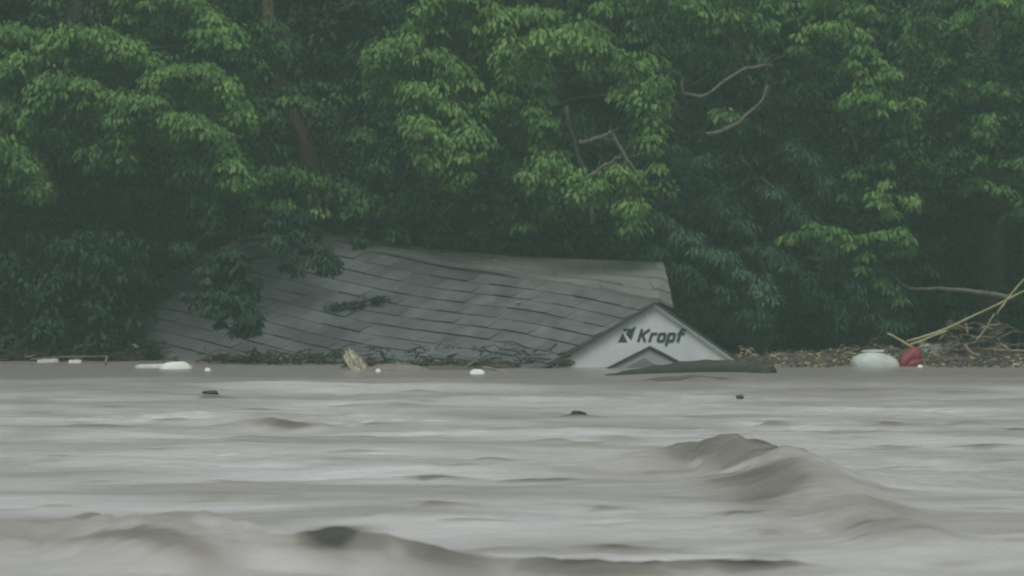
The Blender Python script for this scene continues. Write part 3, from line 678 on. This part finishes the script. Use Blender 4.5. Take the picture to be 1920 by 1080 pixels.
# entrance gable in front of the wall
pa = on_wall(1219, 648, .45); pl = on_wall(1132, 692, .45); pr = on_wall(1292, 686, .45)
vl = (pl - pa) * 1.5; vr = (pr - pa) * 1.5
pg = MB(); pg.prism([pa + dn * .03 - gn * .06, pa + vl - gn * .06, pa + vr - gn * .06], -gn * .05); pface = pg.obj('entrance_gable', M['portico'], house)
m = MB(); m.slab([pa, pa + vl, pa + vl + dn * .035, pa + dn * .035], -gn * .4); m.slab([pa - gn * .002, pa + vr - gn * .002, pa + vr + dn * .035 - gn * .002, pa + dn * .035 - gn * .002], -gn * .4)
m.obj('trim', M['fascia'], pface)
m = MB(); m.prism([on_wall(1208, 671, .405), on_wall(1165, 694, .405), on_wall(1242, 692, .405)], -gn * .02); m.obj('vent', M['vent'], pface)

# ------------------------------------------------------------------ debris
def one(name, label, cat, mb, mt, smooth=True, group=None):
    o = mb.obj(name, M[mt], None, smooth); tag(o, label, cat, group); return o
def stickobj(name, label, cat, pts, Y, r0, r1, mt, group=None, n=9):
    m = MB(); Ys = Y if isinstance(Y, (list, tuple)) else [Y] * len(pts)
    P = resample([at(x, y, yy) for (x, y), yy in zip(pts, Ys)], n)
    m.tube([p + Vector((random.uniform(-.006, .006), 0, random.uniform(-.006, .006))) for p in P], [r0 + (r1 - r0) * i / (n - 1) for i in range(n)], 6, wob=.1)
    return one(name, label, cat, m, mt, True, group)

# dark log awash in front of the gable
m = MB(); P = resample([wat(1135, 703) + Vector((0, 0, -.05)), wat(1240, 699) + Vector((0, 0, .0)), wat(1330, 697) + Vector((0, 0, .035)), wat(1400, 698) + Vector((0, 0, .03)), wat(1447, 700) + Vector((0, 0, 0))], 22)
m.tube(P, [.03 + .14 * math.sin(math.pi * min((i / 21) ** 1.3 * .8 + .03, 1)) ** .8 + .01 * math.sin(i * 2.1) for i in range(22)], 12, wob=.06)
one('log', 'long dark waterlogged log lying in the water across the foot of the gable', 'log', m, 'log')
m = MB(); P = resample([wat(1150, 722) + Vector((0, 0, -.04)), wat(1240, 718), wat(1330, 717) + Vector((0, 0, .01)), wat(1420, 721) + Vector((0, 0, -.04))], 16)
m.tube(P, [.03 + .07 * math.sin(math.pi * i / 15) for i in range(16)], 10, wob=.1)
one('log', 'lower muddy brown log barely breaking the surface in front of the longer dark log', 'log', m, 'mud')
# broken upright stump
root = empty('broken_stump', wat(668, 697)); tag(root, 'pale splintered tree stump leaning out of the water below the roof', 'stump')
m = MB(); mk = MB()
slats = [((672, 700), (646, 656), .075), ((678, 700), (653, 650), .085), ((684, 700), (660, 655), .07), ((688, 701), (671, 672), .05), ((666, 699), (648, 668), .04)]
for k, (b0, t0, wd_) in enumerate(slats):
    p0 = at(b0[0], b0[1], 59.0 + .03 * k); p1 = at(t0[0], t0[1], 59.1 + .04 * k); sx = Vector((wd_, 0, .02))
    md = p0.lerp(p1, .55) + Vector((.02 * (k - 2), 0, .01))
    poly = [p0 - sx, p0 + sx, md + sx * .8, p1 + sx * .55 + Vector((0, 0, -.07)), p1 + sx * .1, p1 - sx * .15 + Vector((0, 0, -.10)), p1 - sx * .6 + Vector((0, 0, -.03)), md - sx * .8]
    m.prism(poly, Vector((0, .05 + .01 * k, 0)))
m.obj('wood', M['splinter'], root, False)
P2 = resample([at(690, 702, 59.25), at(680, 682, 59.3), at(668, 664, 59.35)], 7); mk.tube(P2, [.10, .08, .07, .06, .06, .04, .015], 8, wob=.25); mk.obj('bark', M['stick'], root, False)

def plank(name, label, cat, px0, py0, px1, py1, hgt, wdt, mt, bulge=0.0, group=None):
    a_, b_ = wat(px0, py0), wat(px1, py1); m = MB(); n = 9
    V = []; Fq = []
    d = (b_ - a_); s_ = Vector((-d.y, d.x, 0)).normalized() * wdt / 2
    rr = random.Random(int(px0))
    for i in range(n):
        f = i / (n - 1); c = a_.lerp(b_, f); e = math.sin(math.pi * f) ** .5 if bulge else 1
        w_ = s_ * (0.6 + .4 * e) * rr.uniform(.9, 1.1); h = hgt * (.35 + .65 * e if bulge else 1) * rr.uniform(.88, 1.1)
        V += [c - w_ + Vector((0, 0, -.05)), c - w_ * .95 + Vector((0, 0, h * .8)), c + Vector((0, 0, h)), c + w_ * .95 + Vector((0, 0, h * .8)), c + w_ + Vector((0, 0, -.05))]
    for i in range(n - 1):
        for k in range(4): Fq.append((i * 5 + k, i * 5 + 5 + k, i * 5 + 6 + k, i * 5 + 1 + k))
    Fq += [(0, 1, 2, 3, 4), tuple((n - 1) * 5 + k for k in (4, 3, 2, 1, 0))]
    m.add(V, Fq); return one(name, label, cat, m, mt, bool(bulge), group)
plank('foam_board', 'short white foam board at far left, leftmost of the floating white pieces', 'foam', 76, 679, 103, 678, .05, .2, 'foam')
plank('foam_board', 'short white foam board just right of the leftmost one', 'foam', 130, 680, 153, 680, .05, .2, 'foam')
plank('foam_board', 'long low white foam board touching the white rounded sack at its right', 'foam', 257, 690, 303, 689, .055, .2, 'foam')
plank('white_sack', 'white rounded sack floating at left below the overhanging leaves', 'sack', 300, 692, 358, 691, .13, .22, 'foam', .1)
plank('foam_scrap', 'tiny white scrap right of the white rounded sack', 'foam', 384, 695, 395, 695, .05, .1, 'foam', .1)
plank('foam_chunk', 'small bright white chunk under the middle of the roof among sticks', 'foam', 881, 700, 909, 700, .07, .2, 'foam', .1)
plank('foam_scrap', 'tiny white scrap right beside the pale splintered stump', 'foam', 704, 697, 714, 697, .05, .1, 'foam', .1)
plank('foam_scrap', 'tiny greyish scrap at the far left in open water', 'foam', 48, 687, 62, 686, .03, .1, 'mudpale', .1)
stickobj('floating_stick', 'thin straight stick lying flat at the far left', 'stick', [(60, 674), (120, 669), (200, 668)], 61.5, .018, .012, 'stick')
stickobj('upright_twig', 'short upright twig poking from the water at far left', 'stick', [(196, 684), (199, 676), (201, 668)], 60.8, .03, .02, 'driftwood')
stickobj('hanging_twig', 'pale crooked twig above the tiny scrap left of the stump', 'stick', [(383, 650), (388, 664), (396, 676)], 60.8, .014, .022, 'bark_pale')
stickobj('curved_stick', 'curved pale stick rising left of the bright white chunk', 'stick', [(848, 696), (870, 690), (889, 677)], 59.4, .022, .015, 'driftwood')
stickobj('straight_stick', 'straight pale stick sloping down right of the bright white chunk', 'stick', [(905, 688), (935, 694), (972, 702)], 59.0, .02, .018, 'driftwood')
stickobj('short_stick', 'stubby stick just left under the bright white chunk', 'stick', [(866, 700), (884, 699)], 59.0, .025, .02, 'driftwood')
m = MB(); c = wat(745, 694); m.lump((c.x, c.y, -.03), (.62, .3, .14), .1, seed=5); one('muddy_mound', 'smooth muddy mound awash just right of the stump', 'mound', m, 'mudpale')
m = MB(); c = wat(830, 693); m.lump((c.x, c.y, -.04), (.5, .3, .11), .2, seed=6); one('muddy_mound', 'flatter brown muddy mound awash left of the bright white chunk', 'mound', m, 'mud')
# brush tangles along the roof foot
def tangle(label, x0, x1, ytop, ybot, Y0, Y1, n, mt='log', leaves=0, thick=(.008, .028)):
    m = MB(); rr = random.Random(int(x0 + n))
    for _ in range(n):
        x = rr.uniform(x0, x1); y = ybot - rr.random() ** 1.6 * (ybot - ytop); YY = rr.uniform(Y0, Y1)
        p = at(x, y, YY); a_ = rr.uniform(0, math.tau); l = rr.uniform(.15, .6)
        q = p + Vector((math.cos(a_) * l, math.sin(a_) * l * .5, rr.uniform(-.14, .16)))
        md = p.lerp(q, .5) + Vector((0, 0, rr.uniform(-.05, .08)))
        r_ = rr.uniform(*thick); m.tube([p, md, q], [r_, r_ * .8, r_ * .4], 5)
    root = empty('brush_pile', at((x0 + x1) / 2, ybot, (Y0 + Y1) / 2)); tag(root, label, 'brush')
    m.obj('sticks', M[mt], root)
    if leaves:
        lv = Leaves(); k = leaves; x = rng.uniform(x0, x1, k); y = ybot - rng.uniform(0, 1, k) ** 1.5 * (ybot - ytop); YY = rng.uniform(Y0, Y1, k)
        C = np.stack([(x - 960) / FPX * YY, YY, CAMZ - (y - 415) / FPX * YY], 1)
        lv.clumps(C, rng.uniform(.05, .12, k), 10, .08, .4, .35, .3); lv.build('leaves', M['leaf_dark'], root)
    return root
tangle('dark brush tangled along the roof foot between the stump and the gable', 690, 1040, 648, 696, 59.9, 60.6, 120, leaves=30, thick=(.005, .02))
tangle('thin dark brush at the roof foot left of the stump', 470, 650, 662, 684, 61.2, 62.6, 60, leaves=40)
tangle('dark brush at the waterline under the leaves at far left', -60, 300, 640, 672, 63, 64.4, 160, leaves=200)
tangle('reddish brown brush heap under the crossed canes at right', 1770, 1880, 610, 684, 61.8, 62.6, 170, 'stick', 20)
# branch lying on the roof
m = MB(); P = resample([SP(5.6, 1.9, .08), SP(5.2, 1.6, .1), SP(4.9, 1.25, .1)], 6); m.tube(P, [.03] * 6, 5)
rt = empty('fallen_sprig', P[0]); tag(rt, 'small dark leafy sprig lying on the middle of the roof', 'sprig'); m.obj('twig', M['bark'], rt)
lv = Leaves(); C = np.array([tuple(p) for p in resample(P, 16)]) + rng.standard_normal((16, 3)) * .04; lv.clumps(C, rng.uniform(.05, .1, 16), 12, .1, .5, .3); lv.build('leaves', M['leaf_dark'], rt)

# right raft
root = empty('storage_tank', wat(1641, 690)); tag(root, 'pale green-white rounded tank half sunk among the debris at right', 'tank')
m = MB(); c = at(1641, 684, 60.6); m.lump((c.x, c.y, c.z - .02), (.41, .33, .23), .06, 28, 16, seed=2, rot=.05, tilt=-.05, p=.85); m.obj('shell', M['tank'], root, True)
m = MB(); c2 = at(1640, 663, 61.05); m.lump((c2.x, c2.y, c2.z + .035), (.24, .1, .035), .05, 16, 8, seed=3); m.obj('rim', M['tank'], root, True)
m = MB(); c = at(1704, 674, 60.75); m.lump(c, (.25, .14, .13), .35, 26, 16, seed=8, tilt=.75); m.lump(c + Vector((.04, .02, -.06)), (.17, .14, .12), .3, 22, 12, seed=9)
one('red_sheet', 'crumpled red plastic scrap beside the pale rounded tank', 'plastic', m, 'red')
plank('pale_board', 'pale green board on the debris right of the red scrap', 'board', 1722, 668, 1775, 667, .22, .12, 'tank')
canes = [([(1700, 641), (1770, 618), (1850, 580), (1925, 543)], 61.3, .022, .014, 'longest pale cane slanting up to the right edge'),
         ([(1706, 646), (1745, 632), (1775, 620)], 61.2, .02, .018, 'pale cane doubled close under the longest cane'),
         ([(1722, 646), (1732, 641)], 61.2, .03, .025, 'short pale stub over the red scrap'),
         ([(1664, 625), (1685, 636), (1712, 652)], 61.2, .022, .022, 'grey-tan cane sloping down onto the red scrap'),
         ([(1800, 605), (1835, 588)], 61.5, .014, .012, 'yellowish short cane above the longest cane'),
         ([(1868, 590), (1895, 552), (1925, 518)], 61.4, .018, .014, 'steep cane rising at the right edge and crossing the longest cane'),
         ([(1830, 640), (1848, 615), (1865, 588)], 61.6, .014, .012, 'thin steep cane standing below the crossing of the canes'),
         ([(1811, 606), (1815, 626)], 61.6, .016, .014, 'short upright cane hanging under the longest cane')]
for pts, Yc, r0, r1, lab in canes: stickobj('cane', lab, 'cane', pts, Yc, r0, r1, 'cane', 'loose canes on the debris at right')
stickobj('driftwood_branch', 'grey bare branch lying low behind the canes at right', 'branch', [(1676, 516), (1702, 540), (1760, 541), (1810, 545), (1860, 552), (1900, 560)], 63.2, .025, .05, 'bark_pale', n=14)
stickobj('driftwood_stick', 'tan bent stick on the debris left of the right edge', 'branch', [(1808, 648), (1822, 662), (1838, 667)], 61.0, .035, .03, 'driftwood')
stickobj('driftwood_stick', 'short tan stick slanting down near the right edge', 'branch', [(1876, 645), (1893, 656)], 61.2, .022, .02, 'driftwood')
stickobj('driftwood_stick', 'flat thin stick along the debris at the right edge', 'branch', [(1862, 656), (1925, 659)], 61.4, .02, .018, 'driftwood')
plank('foam_chunk', 'white chunk at the right edge of the debris', 'foam', 1903, 686, 1925, 684, .09, .2, 'foam', .1)
plank('foam_chunk', 'flat pale chunk left of the white one at the right edge', 'foam', 1855, 687, 1885, 688, .04, .15, 'mudpale', .1)
plank('foam_scrap', 'tiny white scrap in the water right of the red scrap', 'foam', 1720, 689, 1730, 689, .05, .1, 'foam', .1)
plank('foam_scrap', 'small cream strip on the debris between the gable and the tank', 'foam', 1455, 678, 1482, 679, .05, .1, 'foam', .1)
plank('foam_scrap', 'small white scrap on the waterline left of the tank', 'foam', 1532, 684, 1545, 684, .045, .1, 'foam', .1)
tangle('fine grey twigs snagged between the tank and the red scrap', 1570, 1790, 640, 690, 60.3, 61.2, 34, 'stick', 0, (.005, .014))
# mass of small drift litter
ms = {'mudbits': MB(), 'tan': MB()}
rr = random.Random(11)
for _ in range(2400):
    x = rr.uniform(1388, 2050); f = rr.random(); YY = 60.0 + 3.2 * f
    if 1575 < x < 1745: YY = 61.0 + 2.2 * f
    hmax = .10 + .16 * f + .05 * math.sin(x * .02)
    base = wat(x, 600); X0 = (x - 960) / FPX * YY
    p = Vector((X0, YY, rr.uniform(0, hmax)))
    l = rr.uniform(.02, .13); a_ = rr.uniform(0, math.pi); t_ = rr.uniform(.008, .03)
    q = p + Vector((math.cos(a_) * l, math.sin(a_) * l, rr.uniform(-.03, .03)))
    ms['tan' if rr.random() < .16 else 'mudbits'].tube([p, q], [t_, t_ * .6], 5)
tag(ms['mudbits'].obj('drift_litter', M['mud']), 'raft of brown sticks and bark floating between gable and right edge', 'litter', kind='stuff')
tag(ms['tan'].obj('pale_litter', M['cane']), 'pale chips scattered on the brown drift raft', 'litter', kind='stuff')
m = MB()
for i in range(14):
    c = Vector((4.2 + i * .5 + rr.uniform(-.1, .1), 62.2 + rr.uniform(-.5, .8), -.03)); m.lump(c, (rr.uniform(.35, .6), rr.uniform(.5, .9), rr.uniform(.1, .2)), .25, seed=i + 20)
tag(m.obj('drift_bed', M['mud'], None, True), 'matted brown mud and bark under the drift litter', 'drift', kind='stuff')
m = MB(); m2 = MB()
for _ in range(2600):
    x = rr.uniform(-120, 1060); g_ = math.sin(x * .013) + math.sin(x * .031 + 1) + .6 * math.sin(x * .083)
    if rr.random() > .6 + .3 * g_: continue
    roofy = 470 < x < 1060
    YY = rr.uniform(60.0, 61.0) if x > 640 else rr.uniform(61.8 if x > 300 else 62.9, 64.0)
    p = Vector(((x - 960) / FPX * YY, YY, abs(rr.gauss(0, .05 + .06 * max(g_, 0))))); l = rr.uniform(.03, .28); a_ = rr.gauss(0, .5); t_ = rr.uniform(.006, .024)
    q = p + Vector((math.cos(a_) * l, math.sin(a_) * l, rr.uniform(-.03, .05)))
    (m2 if rr.random() < .10 else m).tube([p, p.lerp(q, .5) + Vector((0, 0, rr.uniform(-.02, .02))), q], [t_, t_, t_ * .5], 5)
for i in range(26):
    x = rr.uniform(-80, 1040); c = wat(x, rr.uniform(680, 692) if x > 640 else rr.uniform(668, 675), -.02); m.lump(c, (rr.uniform(.12, .5), rr.uniform(.1, .3), rr.uniform(.03, .1)), .3, seed=i + 60)
tag(m.obj('waterline_litter', M['muddark']), 'dark brown sticks and bark drifting along the far waterline left of the gable', 'litter', kind='stuff')
tag(m2.obj('waterline_chips', M['driftwood']), 'scattered pale chips drifting along the far waterline left of the gable', 'litter', kind='stuff')
# small bits in open water
bits = [(1387, 746, .06, 'round dark lump alone in open water below the log'), (395, 738, .06, 'dark flat lump in open water below the white sack'),
        (1083, 776, .05, 'low dark snag in open water below the middle of the gable')]
for x, y, r_, lab in bits:
    m = MB(); c = wat(x, y); m.lump((c.x, c.y, .01), (r_ * (1 if x > 1200 else 2), r_, r_ * .6), .2, seed=int(x)); one('floating_lump', lab, 'driftwood', m, 'log')
# small flecks on roof: torn leaves / white specks
k = 0
for x, y, lab in [(742, 491, 'tiny pale leaf on the upper left of the roof'), (929, 488, 'tiny pale leaf under the ridge line'), (744, 542, 'tiny pale leaf beside the dark sprig'), (972, 567, 'tiny pale leaf in the middle of the roof')]:
    d = (at(x, y, 60) - cam.location).normalized(); p0 = A + nl * .09
    t = (p0 - cam.location).dot(nl) / d.dot(nl); p = cam.location + d * t
    m = MB(); m.lump(p, (.05, .04, .012), .2, 8, 5, seed=int(x)); one('pale_leaf', lab, 'leaf', m, 'cane')

# ------------------------------------------------------------------ haze
hb = MB(); x0, x1, y0, y1, z0, z1 = -210, 210, -90, 310, -4, 34
V = [(x, y, z) for x in (x0, x1) for y in (y0, y1) for z in (z0, z1)]
hb.add(V, [(0, 1, 3, 2), (4, 6, 7, 5), (0, 4, 5, 1), (2, 3, 7, 6), (0, 2, 6, 4), (1, 5, 7, 3)])
hm = bpy.data.materials.new('haze'); hm.use_nodes = True; N = hm.node_tree.nodes
N.remove(N['Principled BSDF']); pv = N.new('ShaderNodeVolumePrincipled')
pv.inputs['Color'].default_value = (0.70, 1.0, 0.84, 1); pv.inputs['Density'].default_value = 0.0029; pv.inputs['Anisotropy'].default_value = 0.2
hm.node_tree.links.new(pv.outputs[0], N['Material Output'].inputs['Volume'])
tag(hb.obj('haze', hm), 'thin grey rain haze over the river', 'haze', kind='stuff')
